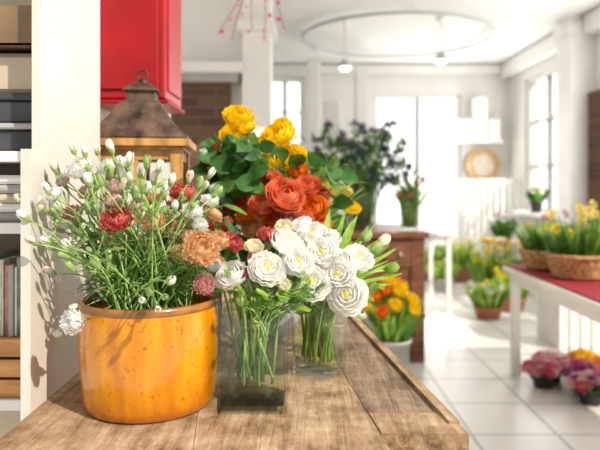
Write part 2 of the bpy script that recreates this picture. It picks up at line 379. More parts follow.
def block(name,px0,px1,py0,d,dep=.25):
    a=P(px0,py0,d); b_=P(px1,py0,d); mb=MB(name); mb.box((a.x,d,0),(b_.x,d+dep,a.z),'white_paint',bev=.01); mb.box((a.x-.02,d-.02,0),(b_.x+.02,d+dep+.02,.08),'white_paint'); return mb.build()
block('display_column',307,320,57,7.0)
block('display_column',325,341,100,6.4)
block('display_column',356,369,66,8.0)
mb=MB('stepped_shelf')
for i,(a,b_,t) in enumerate([(462,476,118),(477,490,96),(491,503,118)]):
    A=P(a,t,8.85); B=P(b_,t,8.85); mb.box((A.x,8.95,1.98),(B.x,9.19,A.z),'white_paint',bev=.008)
mb.box((P(460,0,8.85).x,8.92,1.94),(3.04,9.19,1.98),'white_paint'); mb.build()
mb=MB('woven_wall_ring'); c=Vector((P(484,165,9.1).x,9.14,P(484,165,9.1).z))
for rr,tr in ((.24,.035),(.195,.02)):
    mb.tube([c+Vector((rr*math.cos(a),(.0),rr*math.sin(a))) for a in [i*2*math.pi/28 for i in range(29)]],tr,tr,'tan_ring',8)
pts=[(c.x,c.y+.02,c.z)]+[(c.x+.19*math.cos(i*math.pi/14),c.y+.02,c.z+.19*math.sin(i*math.pi/14)) for i in range(28)]
mb.raw(pts,[[0,i+1,(i+1)%28+1] for i in range(28)],'wreath_centre'); mb.build()
mb=MB('white_railing'); x0,x1,y=2.30,3.16,8.75
mb.box((x0,y,1.34),(x1,y+.05,1.40),'white_paint'); mb.box((x0,y,.20),(x1,y+.05,.26),'white_paint'); mb.box((x0,y,.80),(x1,y+.05,.84),'white_paint')
for i in range(10):
    x=x0+(x1-x0-.04)*i/9; mb.box((x,y-.02,0),(x+.04,y-.001,1.38),'white_paint')
mb.build()

mb=MB('ceiling_lighting_track'); c=Vector((1.15,7.2,3.08))
mb.tube([c+Vector((1.12*math.cos(a),1.05*math.sin(a),0)) for a in [i*2*math.pi/48 for i in range(49)]],.02,.02,'lamp_metal',6)
for a in (0,1.57,3.14,4.71): 
    p=c+Vector((1.12*math.cos(a),1.05*math.sin(a),0)); mb.tube([p,p+Vector((0,0,.069))],.01,.01,'white_paint',6)
mb.build()
def spot(px,py,d):
    mb=MB('ceiling_spotlight'); p=P(px,py,d)
    mb.tube([(p.x,p.y,CZ-.001),(p.x,p.y,p.z+.06)],.009,.009,'white_paint',6)
    mb.lathe((p.x,p.y,CZ-.03),[(0,0),(.05,0),(.05,.03),(0,.03)],12,'white_paint')
    mb.lathe((p.x,p.y,p.z),[(0,.09),(.035,.085),(.06,.05),(.08,0),(.075,0),(.055,.045)],16,'lamp_metal')
    mb.lathe((p.x,p.y,p.z),[(0,-.035),(.04,-.025),(.06,0),(.05,.03),(0,.04)],14,'lamp_bulb'); mb.build()
spot(345,68,6.6); spot(441,61,6.6)

# ------------------------------------------------------------ counter
mb=MB('wooden_counter')
def prism(mb,poly,z0,z1,mat):
    n=len(poly); v=[(x,y,z0) for x,y in poly]+[(x,y,z1) for x,y in poly]
    f=[list(range(n))[::-1],list(range(n,2*n))]+[[i,(i+1)%n,n+(i+1)%n,n+i] for i in range(n)]
    mb.raw(v,f,mat,False)
T=.9
def sh(x,y): return x-(y-1.047)*.1213
def plank(xa,xb,y0,y1,mat,dz=0):
    prism(mb,[(sh(xa,y0),y0),(sh(xb,y0),y0),(sh(xb,y1),y1),(sh(xa,y1),y1)],T-.045,T+dz,mat)
prism(mb,[(-.484,.90),(sh(-.1805,.90),.90),(sh(-.1805,2.35),2.35),(-.60,2.35),(-.60,1.46),(-.484,1.456)],T-.045,T,'counter_wood')
plank(-.1795,.125,.90,2.35,'counter_wood')
plank(.128,.252,1.085,2.35,'counter_edge',-.003)
plank(.2535,.272,1.03,2.35,'counter_wood',.005)
plank(.128,.272,.99,1.080,'counter_wood')
prism(mb,[(-.45,1.0),(.24,1.0),(.09,2.33),(-.59,2.33),(-.59,1.47),(-.45,1.47)],.80,.853,'bench_wood')
prism(mb,[(-.43,1.02),(.22,1.02),(.07,2.29),(-.57,2.29),(-.57,1.5),(-.43,1.5)],0,.80,'bench_wood')
mb.build()

# ------------------------------------------------------------ glazed pot
PC=Vector((-.284,1.138,.9))
mb=MB('glazed_flower_pot')
mb.lathe(PC,[(0,0.001),(.112,0.001),(.118,.005),(.122,.02),(.1265,.07),(.129,.12),(.1285,.165),(.127,.184)],64,'yellow_glaze')
mb.lathe(PC,[(.127,.184),(.1295,.189),(.129,.196),(.125,.199),(.120,.196),(.118,.186),(.118,.17)],64,'rim_glaze')
mb.lathe(PC,[(.118,.17),(.118,.10),(.116,.02)],64,'yellow_glaze')
mb.lathe(PC,[(.118,.15),(.06,.155),(0,.158)],48,'soil'); mb.build()

# ------------------------------------------------------------ carnation bouquet
mb=MB('carnation_bouquet'); mouth=PC+Vector((0,0,.21))
def stem(mb,head,src,mo,r=.0018,mat='stem',k=.45,n=8):
    a=R(0,6.28); q=R(0,1)**.5
    s0=Vector(src)+Vector((math.cos(a)*q*mo[1],math.sin(a)*q*mo[1],0))
    m0=Vector(mo[0])+Vector((math.cos(a)*q*mo[1],math.sin(a)*q*mo[1],0))
    mid=m0.lerp(Vector(head),k); mid.z+= (Vector(head)-m0).length*.15
    pts=bez(s0,mid,head,n); mb.tube(pts,r*1.15,r*.85,mat,5); return pts
def C(c): return (c,'bud_green','bud_green')
carn=[(78,165,14,'p_white',1.12),(118,183,12,'p_palepink',1.14),(115,217,16,'p_coral',1.06),(113,198,9,'p_palepink',1.10),(153,219,12,'p_peach',1.08),
(183,190,13,'p_coral',1.2),(193,209,11,'p_white',1.12),(200,222,10,'p_white',1.16),(203,246,19,'p_peach',1.04),(220,238,11,'p_peach',1.10),(72,211,10,'p_pink',1.14),
(70,322,13,'p_white',1.0),(205,283,11,'p_pink',1.06),(185,230,10,'p_pink',1.14),(170,234,11,'p_coral',1.2),(155,196,10,'p_peach',1.2),(52,192,9,'p_white',1.10),
(180,252,9,'p_peach',1.12),(233,240,10,'p_coral',1.12),(138,204,10,'p_palepink',1.16),(192,265,9,'p_peach',1.16),(105,165,10,'p_white',1.18),(98,233,7,'p_palepink',1.17),
(168,212,10,'p_coral',1.2),(160,242,9,'p_orange',1.2),(176,205,9,'p_pink',1.22),(215,212,10,'p_peach',1.25),(145,185,9,'p_white',1.2),(86,190,9,'p_palepink',1.15),(220,262,9,'p_peach',1.2),(210,198,9,'p_white',1.25),(132,228,8,'p_white',1.18),(125,160,8,'p_white',1.2),(48,235,7,'p_white',1.1),(62,180,7,'p_palepink',1.14),(95,205,7,'p_white',1.15),(165,182,7,'p_cream',1.22),(40,205,6,'p_cream',1.08)]
for px,py,r,c,d in carn:
    h=P(px,py,d); rr=r*d/F; f=facing(h,mouth,.6,.5,.3)
    fn=f.normalized(); pts=stem(mb,h-fn*rr*2.4,PC+Vector((0,0,.155)),(mouth,.07))
    mb.tube([h-fn*rr*2.4,h-fn*rr*1.2],.0018,.0035,'bud_green',6)
    mb.stamp(random.choice(CARN),h,rr,f,C(c),sz=.85)
    for t in (3,4,5,6):
        if R(0,1)<.8: mb.leaf(pts[t],(R(-1,1),R(-1,.4),R(.1,.9)),R(.03,.06),.002,'leaf_grey',.3)
buds=[(19,198),(32,211),(28,227),(44,240),(42,172),(97,148),(72,146),(110,145),(130,157),(48,270),(155,176),(165,212),(212,172),(60,176),(130,176),(143,184),(85,236),(95,262),
(45,187),(33,187),(58,228),(88,178),(175,205),(147,160),(205,185),(66,243),(218,190),(120,160),(62,255),(35,243),(190,175),(172,178),(90,208),(80,255),(75,308),(60,333),(22,215),(38,200),(100,178),(52,215),(195,232),(152,232),
(84,150),(54,165),(30,240),(70,265),(56,205),(110,170),(140,170),(160,165),(200,180),(135,190),(165,190),
(165,297,.93),(150,291,.94),(172,280,.95),(142,300,.935),(158,309,.925)]
for bd in buds:
    px,py=bd[:2]; d=bd[2] if len(bd)>2 else R(1.02,1.18); h=P(px,py,d); rr=R(4.2,6.0)*d/F; f=(h-mouth).normalized()+Vector((R(-.3,.3),R(-.3,.3),R(0,.5)))
    f.normalize(); pts=stem(mb,h-f*rr*1.6,PC+Vector((0,0,.155)),(mouth,.07),.0015,'stem_pale')
    w=random.choice(['bud_green','p_white','p_white','p_palepink','p_cream'])
    mb.stamp(BUD,h,rr*.85,f,(w,'bud_green','bud_green'),sz=1.1)
    if len(bd)>2: continue
    for tt in (5,6):
        if R(0,1)<.75:
            q=pts[tt]; e=q+Vector((R(-.045,.045),R(-.03,.03),R(.015,.05))); mb.tube(bez(q,(q+e)/2+Vector((0,0,-.005)),e,3),.0012,.001,'stem_pale',4)
            mb.stamp(BUD,e,rr*.55,e-q,('bud_green','bud_green','bud_green'),sz=1.1)
    for t in (3,4,5,6): 
        if R(0,1)<.7: mb.leaf(pts[t],(R(-1,1),R(-1,.4),R(.1,.9)),R(.03,.055),.002,'leaf_grey',.3)
for i in range(95):
    px=R(78,212); py=R(225,292); d=R(1.06,1.24); h=P(px,py,d)
    pts=stem(mb,h,PC+Vector((0,0,.155)),(mouth,.08),.0015,random.choice(['stem','stem_pale']))
    for t in (4,5,6,7):
        mb.leaf(pts[t],((h.x-mouth.x)*3+R(-.8,.8),R(-1,.5),R(-.2,1)),R(.03,.06),R(.002,.0045),random.choice(['leaf_grey','leaf','leaf','leaf_light']),.4)
mb.build()

# ------------------------------------------------------------ square vase + ranunculus
vx0,vx1,vy0,vy1,vz0,vz1=-.148,-.0235,1.07,1.19,.901,1.07
mb=MB('square_glass_vase')
t=.005
for lo,hi in (((vx0,vy0,vz0),(vx1,vy0+t,vz1)),((vx0,vy1-t,vz0),(vx1,vy1,vz1)),((vx0,vy0+t,vz0),(vx0+t,vy1-t,vz1)),((vx1-t,vy0+t,vz0),(vx1,vy1-t,vz1)),((vx0+t,vy0+t,vz0),(vx1-t,vy1-t,vz0+.012))):
    mb.box(lo,hi,'glass')
mb.box((vx0+t+.001,vy0+t+.001,vz0+.013),(vx1-t-.001,vy1-t-.001,vz0+.105),'water'); mb.build()
mb=MB('ranunculus_bouquet'); VC=Vector(((vx0+vx1)/2,(vy0+vy1)/2,.94)); mo=VC+Vector((0,0,.135))
rans=[(268,266,18,1.10,'p_white'),(230,273,16,1.10,'p_white'),(255,245,9,1.14,'p_cream'),(240,300,5,1.05,'bud_green'),(256,325,5,1.03,'bud_green'),(212,264,9,1.18,'p_white'),(246,290,7,1.12,'p_cream'),
(290,240,18,1.16,'p_white'),(299,260,15,1.12,'p_white'),(270,232,12,1.18,'p_coral'),(254,257,7,1.12,'p_coral'),(246,273,6,1.1,'p_coral'),(235,243,9,1.12,'p_coral'),(284,283,7,1.1,'p_cream')]
def bouquet_stem(h,f,rr,src,mo,sp,r=.0024,mat='stem_pale'):
    return stem(mb,h-f*rr*.95,src,(mo,sp),r,mat)
for px,py,r,d,c in rans:
    h=P(px,py,d); rr=r*d/F; f=facing(h,mo,.5,.6,.4,.3).normalized()
    pts=bouquet_stem(h,f,rr,VC,mo,.035)
    if c=='p_coral': mb.stamp(random.choice(CARN),h,rr,f,C(c),sz=.85)
    elif r<6.5: mb.stamp(BUD,h,rr*.9,f,(c,'bud_green','bud_green'))
    else: mb.stamp(random.choice(RAN),h,rr,f,(c,'p_paleyellow' if r>9 else 'p_cream','bud_green'),sz=.85)
def frond(mb,base,d,L,mat,w=.0032):
    d=Vector(d).normalized(); tip=Vector(base)+d*L; pts=bez(base,Vector(base)+d*L*.5+Vector((0,0,L*.1)),tip,5); mb.tube(pts,.0009,.0006,mat,4)
    s_=d.cross(Vector((0,-.6,.8))).normalized()
    for i in range(1,6):
        for sg in (-1,1):
            mb.leaf(pts[i],d*.8+s_*sg*.9,L*.38*(1.2-i*.13),w,mat,.1,nv=4)
for i in range(34):
    px=R(225,318); py=R(272,312); d=R(1.08,1.2); h=P(px,py,d); pts=stem(mb,h,mo-Vector((0,0,.05)),(mo,.04),.0015,'stem_pale')
    for t in (6,7,8): frond(mb,pts[t],((h.x-VC.x)*4+R(-1,1),R(-1,.4),R(-.1,.9)),R(.02,.04),random.choice(['leaf','leaf_light','leaf_grey','leaf','leaf_light']))
for i in range(16):
    b0=VC+Vector((R(-.04,.04),R(-.035,.035),R(-.01,.03))); b1=mo+Vector((R(-.04,.06),R(-.04,.04),.03))
    mb.tube([b0,(b0+b1)/2+Vector((R(-.004,.004),0,0)),b1],.0028,.0024,random.choice(['stem_pale','leaf_lime','leaf_light']),6)
mb.build()

# ------------------------------------------------------------ round vase + white ranunculus / tulips
RC=Vector((.040,1.315,.901))
mb=MB('round_glass_vase')
mb.lathe(RC,[(0,.0),(.052,0),(.058,.006),(.061,.05),(.064,.12),(.067,.168),(.0655,.170),(.063,.167),(.060,.12),(.057,.05),(.050,.014),(0,.014)],40,'glass')
mb.lathe(RC,[(0,.015),(.049,.015),(.056,.05),(.0585,.10),(0,.10)],40,'water'); mb.build()
mb=MB('white_ranunculus_bouquet'); src=RC+Vector((0,0,.025)); mo=RC+Vector((0,0,.17))
r2=[(313,232,15,1.30,'p_white'),(312,281,18,1.16,'p_white'),(322,251,16,1.2,'p_white'),(338,273,17,1.18,'p_white'),(347,294,19,1.17,'p_white'),(360,256,15,1.24,'p_white'),(300,222,11,1.34,'p_white'),
(327,238,13,1.3,'p_white'),(345,255,11,1.28,'p_white'),(284,226,9,1.3,'p_cream'),(292,250,13,1.22,'p_white')]
for px,py,r,d,c in r2:
    h=P(px,py,d); rr=r*d/F; f=facing(h,mo,.5,.6,.4,.3).normalized(); bouquet_stem(h,f,rr,src,mo,.035)
    mb.stamp(random.choice(RAN),h,rr,f,(c,'p_paleyellow','bud_green'),sz=.85)
for i in range(30):
    px=R(285,370); py=R(255,312); d=R(1.22,1.4); h=P(px,py,d); pts=stem(mb,h,mo-Vector((0,0,.05)),(mo,.04),.0014,'stem_pale')
    for t in (6,7,8): frond(mb,pts[t],(R(-1,1),R(-1,.4),R(-.2,.9)),R(.025,.045),random.choice(['leaf','leaf_light']))
for i in range(18):
    b0=src+Vector((R(-.035,.035),R(-.035,.035),0)); b1=mo+Vector((R(-.045,.045),R(-.045,.045),.01))
    mb.tube([b0,(b0+b1)/2,b1],.003,.0028,random.choice(['stem_pale','leaf_light','leaf_lime']),6)
for (px,py,d) in [(352,222,1.4),(368,228,1.42),(385,236,1.4),(398,262,1.36),(390,246,1.42),(345,212,1.45),(402,275,1.34),(378,258,1.36),(330,210,1.45),(362,240,1.4),(372,275,1.3),(395,285,1.34),(340,225,1.42),(380,270,1.38),(388,262,1.3),(358,215,1.44),(376,225,1.44),(396,250,1.4),(350,235,1.38),(370,262,1.36)]:
    h=P(px,py,d); b0=mo.lerp(h,.25)+Vector((R(-.01,.01),R(-.01,.01),0)); mb.leaf(b0,h-b0,(h-b0).length,R(.007,.011),random.choice(['leaf','leaf_light','leaf_light']),-.02,wave=.15)
    mb.tube([mo-Vector((R(-.02,.02),R(-.02,.02),.10)),mo,b0],.003,.002,'stem_pale',5)
for (px,py,d,c) in [(376,248,1.36,'bud_green'),(392,268,1.34,'leaf_light'),(366,236,1.4,'bud_green'),(384,240,1.4,'p_cream')]:
    h=P(px,py,d); rr=5.5*d/F; f=(h-mo).normalized(); bouquet_stem(h,f,rr*1.4,src,mo,.03); mb.stamp(TUL[0],h,rr,f,(c,'bud_green','stem_pale'))
mb.build()

# ------------------------------------------------------------ rose bouquet behind (ceramic vase)
QC=Vector((-.075,1.66,.901))
mb=MB('ceramic_vase'); mb.lathe(QC,[(0,0),(.06,0),(.075,.05),(.08,.12),(.065,.18),(.06,.21),(.055,.21),(.055,.19),(.065,.12),(0,.05)],32,'grey_paint'); mb.build()
mb=MB('rose_bouquet'); src=QC+Vector((0,0,.07)); mo=QC+Vector((0,0,.22))
roses=[(287,193,19,1.44,'p_coralrose',0),(262,203,14,1.46,'p_coralrose',0),(314,207,13,1.5,'p_orange',0),(308,184,12,1.52,'p_coralrose',0),(247,212,11,1.50,'p_orange',2),(264,184,11,1.55,'p_coralrose',2),(275,222,13,1.46,'p_orange',0),(322,192,9,1.6,'p_coralrose',0),
(240,114,15,1.64,'p_yellow',2),(235,133,15,1.60,'p_yellow',2),(277,133,17,1.6,'p_yellow',2),(262,143,10,1.62,'p_yellow',2),(292,156,14,1.58,'p_yellow',2),(269,158,12,1.56,'p_yellow',2),(284,124,9,1.68,'p_yellow',2),(246,126,9,1.6,'p_yellow',2),
(214,150,9,1.54,'p_red',1),(208,160,7,1.52,'p_red',1),(228,205,8,1.52,'p_red',1),(325,200,8,1.6,'p_peach',1),(318,178,7,1.6,'p_yellow',1),(250,226,10,1.5,'p_peach',0),(225,222,8,1.5,'p_coral',1),(238,190,7,1.55,'p_red',1),
(352,206,9,1.7,'p_yellow',2),(346,190,7,1.72,'p_paleyellow',1),(335,190,7,1.72,'p_paleyellow',1),(328,184,6,1.72,'p_paleyellow',1),(292,217,10,1.46,'p_pink',2),(306,218,10,1.45,'p_coralrose',1),
(322,222,10,1.5,'p_coralrose',0),(255,190,8,1.58,'p_orange',1),(298,170,9,1.56,'p_orange',2),(276,176,8,1.54,'p_coralrose',2),(240,200,7,1.5,'p_red',1)]
for px,py,r,d,c,ty in roses:
    h=P(px,py,d); rr=r*d/F; f=facing(h,mo,.4,.6,.4,.35).normalized(); stem(mb,h-f*rr*.9,src,(mo,.03),.0028,'stem')
    mb.stamp(random.choice([ROSE,CARN,RROSE][ty]),h,rr,f,(c,c,'leaf'),sz=.85)
for i in range(190):
    px=R(222,335); py=R(155,260); d=R(1.55,1.78)
    if i<60: px=R(214,262); py=R(142,200); d=R(1.48,1.6)
    h=P(px,py,d)
    if i%3==0: stem(mb,h,src,(mo,.03),.0016,'stem')
    o=(h-mo).normalized(); mb.leaf(h,o*.4+Vector((R(-1,1),R(-1,.1),R(-.6,.6))),R(.05,.08),R(.017,.028),random.choice(['leaf_dark','leaf_dark','leaf','leaf_dark']),.25,up=(R(-.4,.4),-1,R(.2,.8)),wave=.1)
for i in range(14):
    px=R(325,358); py=R(180,215); h=P(px,py,R(1.68,1.75)); mb.leaf(h,(R(-1,1),-.3,R(.2,1)),R(.04,.07),.005,'leaf_light',.2)
    stem(mb,h,src,(mo,.03),.0016,'stem')
mb.build()
B0=Vector((-.24,1.46,.901)); mb=MB('dark_flower_pot')
mb.lathe(B0,[(0,0),(.045,0),(.05,.1),(.05,.16),(.046,.16),(.046,.02)],20,'dark_pot'); dp=mb.build()
mb=MB('foliage')
for i in range(44):
    h=P(R(170,240),R(205,290),R(1.34,1.44)); pts=stem(mb,h,B0+Vector((0,0,.05)),(B0+Vector((0,0,.17)),.025),.0015,'stem')
    for t in (6,7,8): mb.leaf(pts[t],(R(-1,1),R(-1,.3),R(-.2,.8)),R(.04,.07),R(.008,.013),random.choice(['leaf_dark','leaf']),.2)
for px,py,r,c in [(190,215,9,'p_pink'),(180,240,9,'p_peach'),(196,232,8,'p_coral'),(172,222,8,'p_coral'),(206,224,8,'p_red')]:
    h=P(px,py,1.34); mb.stamp(random.choice(CARN),h,r*1.34/F,facing(h,B0),(c,'bud_green','bud_green'),sz=.85); stem(mb,h,B0+Vector((0,0,.05)),(B0+Vector((0,0,.17)),.025),.0018,'stem')
mb.build(dp)

# ------------------------------------------------------------ lantern
LC=Vector((-.436,1.66,.901)); rot=math.radians(45+6)
mb=MB('candle_lantern'); q2=math.sqrt(2)
def sq(prof,mat,z=0): mb.lathe(LC+Vector((0,0,z)),[(r*q2,zz) for r,zz in prof],4,mat,False,rot)
sq([(0,0),(.13,0),(.13,.03),(.118,.035),(0,.035)],'gold_wood')
sq([(0,.50),(.122,.50),(.122,.505),(.138,.51),(.138,.528),(0,.528)],'gold_wood')
a0=math.radians(6)
def lb(lo,hi,mat): mb.box((LC.x+lo[0],LC.y+lo[1],LC.z+lo[2]),(LC.x+hi[0],LC.y+hi[1],LC.z+hi[2]),mat,rot=a0,piv=(LC.x,LC.y))
for sx_ in (-1,1):
    for sy_ in (-1,1):
        cx,cy=sx_*.104,sy_*.104; lb((cx-.015,cy-.015,.035),(cx+.015,cy+.015,.50),'gold_wood')
for s_ in (-1,1):
    lb((-.09,s_*.104-.006,.25),(.09,s_*.104+.006,.265),'gold_wood'); lb((s_*.104-.006,-.09,.25),(s_*.104+.006,.09,.265),'gold_wood')
    lb((-.09,s_*.104-.008,.475),(.09,s_*.104+.008,.50),'gold_wood'); lb((s_*.104-.008,-.09,.475),(s_*.104+.008,.09,.50),'gold_wood')
    lb((-.006,s_*.104-.006,.265),(.006,s_*.104+.006,.475),'gold_wood')
    lb((-.09,s_*.104-.001,.035),(.09,s_*.104+.001,.475),'glass'); lb((s_*.104-.001,-.09,.035),(s_*.104+.001,.09,.475),'glass')
sq([(0,.528),(.128,.528),(.130,.534),(.126,.543),(.104,.560),(.078,.590),(.060,.618),(.052,.63)],'copper')
sq([(.052,.63),(.052,.635),(.038,.638),(.038,.662),(.047,.665),(.045,.670),(.024,.688),(0,.690)],'copper')
mb.lathe(LC+Vector((0,0,.688)),[(.015,0),(.014,.01),(.008,.014),(0,.015)],12,'copper')
mb.tube([LC+Vector((.014*math.cos(a),0,.712+.014*math.sin(a))) for a in [i*2*math.pi/16 for i in range(17)]],.003,.003,'copper',6)
mb.lathe(LC+Vector((0,0,.035)),[(0,0),(.04,0),(.04,.2),(.034,.203),(0,.195)],20,'candle'); mb.tube([LC+Vector((0,0,.23)),LC+Vector((.002,0,.245))],.002,.001,'dark_box',4)
mb.build()

mb=MB('red_wall_cabinet'); x0,x1,y0,y1,z0,z1=-.629,-.405,1.80,2.05,1.565,2.15
mb.box((x0,y0,z0),(x1,y1,z1),'red_metal',bev=.008)
mb.box((x0+.03,y0-.008,z0+.03),(x1-.02,y0+.001,z1-.03),'red_metal',bev=.004)
mb.box((x1-.02,y0+.03,z0+.03),(x1+.006,y1-.03,z1-.03),'red_metal',bev=.004)
mb.box((x0+.004,y0-.014,z0-.012),(x1+.012,y1,z0-.001),'red_metal',bev=.004); mb.build()

# ------------------------------------------------------------ left shelving
mb=MB('storage_shelf'); X0,X1,Y0,Y1=-.98,-.508,1.17,1.42
for z in (.30,.870,1.215,1.356):
    mb.box((X0,Y0,z),(X1,Y1,z+.02),'white_paint')
mb.box((X0,Y0,1.587),(X1,Y1,1.607),'shelf_wood'); mb.box((X0,Y0-.002,1.587),(X1,Y0+.018,1.66),'shelf_wood')
mb.box((X0,Y0,0),(X0+.02,Y1,1.8),'white_paint'); mb.box((X1-.001,Y1-.04,0),(X1+.004,Y1,1.8),'white_paint')
mb.box((X0,Y1,0),(X1,Y1+.012,1.9),'beige')
mb.build()
mb=MB('document_box')
mb.box((-.93,1.19,1.377),(-.515,1.40,1.42),'dark_box',bev=.005); mb.box((-.94,1.18,1.4205),(-.512,1.405,1.432),'grey_trim',bev=.003)
mb.box((-.92,1.19,1.4325),(-.516,1.40,1.478),'dark_box',bev=.005); mb.box((-.93,1.185,1.4785),(-.513,1.405,1.492),'dark_box',bev=.003); mb.build()
mb=MB('storage_basket'); mb.box((-.92,1.20,1.4925),(-.52,1.40,1.575),'beige',bev=.01); mb.build()
mb=MB('wooden_crate')
for z in (.892,.932,.972): mb.box((-.93,1.18,z),(-.535,1.19,z+.034),'crate_wood'); mb.box((-.93,1.39,z),(-.535,1.40,z+.034),'crate_wood'); mb.box((-.545,1.19,z),(-.535,1.39,z+.034),'crate_wood'); mb.box((-.93,1.19,z),(-.92,1.39,z+.034),'crate_wood')
mb.box((-.92,1.19,.892),(-.545,1.39,.902),'crate_wood'); mb.box((-.92,1.191,.995),(-.546,1.389,1.004),'crate_wood'); mb.build()
mb=MB('magazine_row'); x=-.92; i=0
while x<-.560:
    w=R(.005,.011); mb.box((x,1.20+R(0,.01),1.0065),(x+w-.0008,1.38,1.0065+R(.13,.165)),['paper_a','white_paint','paper_a','paper_c','grey_paint','white_paint','paper_b'][i%7]); x+=w; i+=1
mb.build()
mb=MB('folded_cloth_stack')
for i in range(5): mb.box((-.92+R(-.01,.01),1.20,1.236+i*.019),(-.53+R(-.01,.01),1.39,1.2535+i*.019),['grey_paint','white_paint','beige'][i%3],bev=.006)
mb.build()

# ------------------------------------------------------------ workbench
mb=MB('wooden_workbench'); x0,x1,y0,y1=.26,.92,4.42,5.35
mb.box((x0-.02,y0-.03,.92),(x1+.03,y1,.965),'bench_wood',bev=.006)
for a,b_ in ((x0,y0),(x1-.1,y0),(x0,y1-.12),(x1-.1,y1-.12)): mb.box((a,b_,0),(a+.1,b_+.1,.92),'bench_wood',bev=.006)
mb.box((x0+.1,y0+.02,.52),(x1-.1,y0+.05,.92),'bench_wood'); mb.box((x1-.06,y0+.1,.52),(x1-.03,y1-.12,.92),'bench_wood')
mb.box((x0+.02,y0+.02,.12),(x1-.02,y1-.14,.16),'bench_wood')
for i in range(2): mb.box((x0+.12+i*.25,y0+.005,.70),(x0+.34+i*.25,y0+.021,.90),'bench_wood',bev=.005); mb.lathe((x0+.23+i*.25,y0-.01,.80),[(0,-.012),(.012,-.012),(.012,.012),(0,.012)],8,'lamp_metal')
mb.build()
mb=MB('white_side_table'); x0,x1,y0,y1=.98,1.52,5.9,6.8
mb.box((x0,y0,.80),(x1,y1,.84),'white_paint',bev=.005)
for a in (x0+.02,x1-.07):
    for b_ in (y0+.02,y1-.07): mb.box((a,b_,0),(a+.045,b_+.045,.80),'white_paint')
mb.box((x0+.07,y0+.03,.72),(x1-.08,y0+.05,.80),'white_paint'); mb.build()

def gvase(name,x,y,z,r,h):
    mb=MB(name); mb.lathe((x,y,z),[(0,0),(r*.8,0),(r*.82,h*.1),(r*.9,h*.5),(r,h),(r*.96,h),(r*.86,h*.5),(r*.76,.015),(0,.015)],24,'glass')
    mb.lathe((x,y,z),[(0,.016),(r*.74,.016),(r*.83,h*.5),(0,h*.5)],24,'water'); return mb.build()
v1=gvase('tall_glass_vase',.50,4.78,.966,.12,.38); v2=gvase('tall_glass_vase',.84,4.60,.966,.085,.30)
mb=MB('ceramic_jar'); mb.lathe((.50,5.15,.966),[(0,0),(.08,0),(.11,.06),(.11,.16),(.07,.2),(.075,.22),(.06,.22),(.06,.2),(0,.05)],20,'grey_paint'); mb.build()
mb=MB('thistle_bouquet'); src=Vector((.50,4.78,1.0)); mo=Vector((.50,4.78,1.35))
for i in range(100):
    px=R(306,412); top=122+ (12 if px<325 or px>396 else 0)+R(0,8)
    h=P(px,R(top,182),R(4.5,4.95))
    stem(mb,h,src,(mo,.06),.004,'stem'); f=facing(h,mo,.6,.2,.4)
    ch=R(0,1)
    if ch<.45: mb.stamp(THI,h,R(.035,.06),f,('p_blue','leaf_dark'))
    elif ch<.62: mb.stamp(THI,h,R(.035,.055),f,('p_lilac','leaf_dark'))
    elif ch<.70: mb.stamp(random.choice(SMALL),h,.04,f,('p_purple','p_blue','leaf'))
    for t in range(3): mb.leaf(h+Vector((R(-.06,.06),R(-.05,.05),R(-.14,.0))),(R(-1,1),R(-1,.5),R(-.3,1)),R(.08,.15),R(.010,.020),random.choice(['leaf_dark','leaf_dark','leaf_grey','leaf']),.1)
for i in range(22):
    mb.tube([src+Vector((R(-.07,.07),R(-.07,.07),0)),mo+Vector((R(-.08,.08),R(-.08,.08),0))],.005,.005,random.choice(['stem','leaf_dark','stem_pale']),5)
mb.build(v1)
mb=MB('tulip_bunch'); src=Vector((.84,4.60,.99)); mo=src+Vector((0,0,.28))
for i in range(36):
    h=mo+Vector((R(-.13,.12),R(-.12,.12),R(-.05,.10))); stem(mb,h,src,(mo-Vector((0,0,.05)),.05),.005,'leaf_light')
    mb.leaf(mo+Vector((R(-.06,.06),R(-.06,.06),-.15)),(R(-.5,.5),R(-.5,.5),1),R(.18,.27),.014,random.choice(['leaf_light','leaf']),.1)
    if i%6==0: mb.stamp(TUL[0],h,.018,(0,0,1),(random.choice(['p_orange','leaf_light','p_coral']),'leaf','leaf'))
for i in range(18):
    mb.tube([src+Vector((R(-.05,.05),R(-.05,.05),0)),mo+Vector((R(-.06,.06),R(-.06,.06),0))],.007,.007,'leaf_light',5)
mb.build(v2)

def potted(name,x,y,z,r,h,potmat,cols,nfl,spread,hh,fr,leafmat=('leaf','leaf_light'),ll=.12,lw=.012,nl=60,protos=None,dome=True,up=.8):
    mb=MB(name); mb.lathe((x,y,z),[(0,0),(r*.75,0),(r,h),(r*1.05,h),(r*1.05,h-.02),(r*.93,h-.02),(r*.9,h-.03),(0,h-.03)],20,potmat)
    base=Vector((x,y,z+h-.03))
    for i in range(nl):
        a=R(0,6.28); q=R(0,1)**.5; b0=base+Vector((math.cos(a)*q*r*.8,math.sin(a)*q*r*.8,0)); 
        mb.leaf(b0,(math.cos(a)*q*spread/r*.35,math.sin(a)*q*spread/r*.35,up),ll*R(.6,1.1),lw,random.choice(leafmat),.15)
    for i in range(nfl):
        a=R(0,6.28); q=R(0,1)**.5; zz=hh*(1-.45*q*q if dome else R(.6,1.05))
        hd=base+Vector((math.cos(a)*q*spread,math.sin(a)*q*spread,zz)); c=random.choice(cols)
        mb.tube(bez(base+Vector((math.cos(a)*q*r*.6,math.sin(a)*q*r*.6,0)),base+Vector((math.cos(a)*q*r,math.sin(a)*q*r,zz*.6)),hd,4),.003,.002,'stem',4)
        f=Vector((math.cos(a)*q,math.sin(a)*q-.3,.8)); mb.stamp(random.choice(protos or SMALL),hd,fr*R(.85,1.15),f,(c,'p_orange' if c=='p_yellow' else 'p_yellow','leaf'))
    return mb.build()
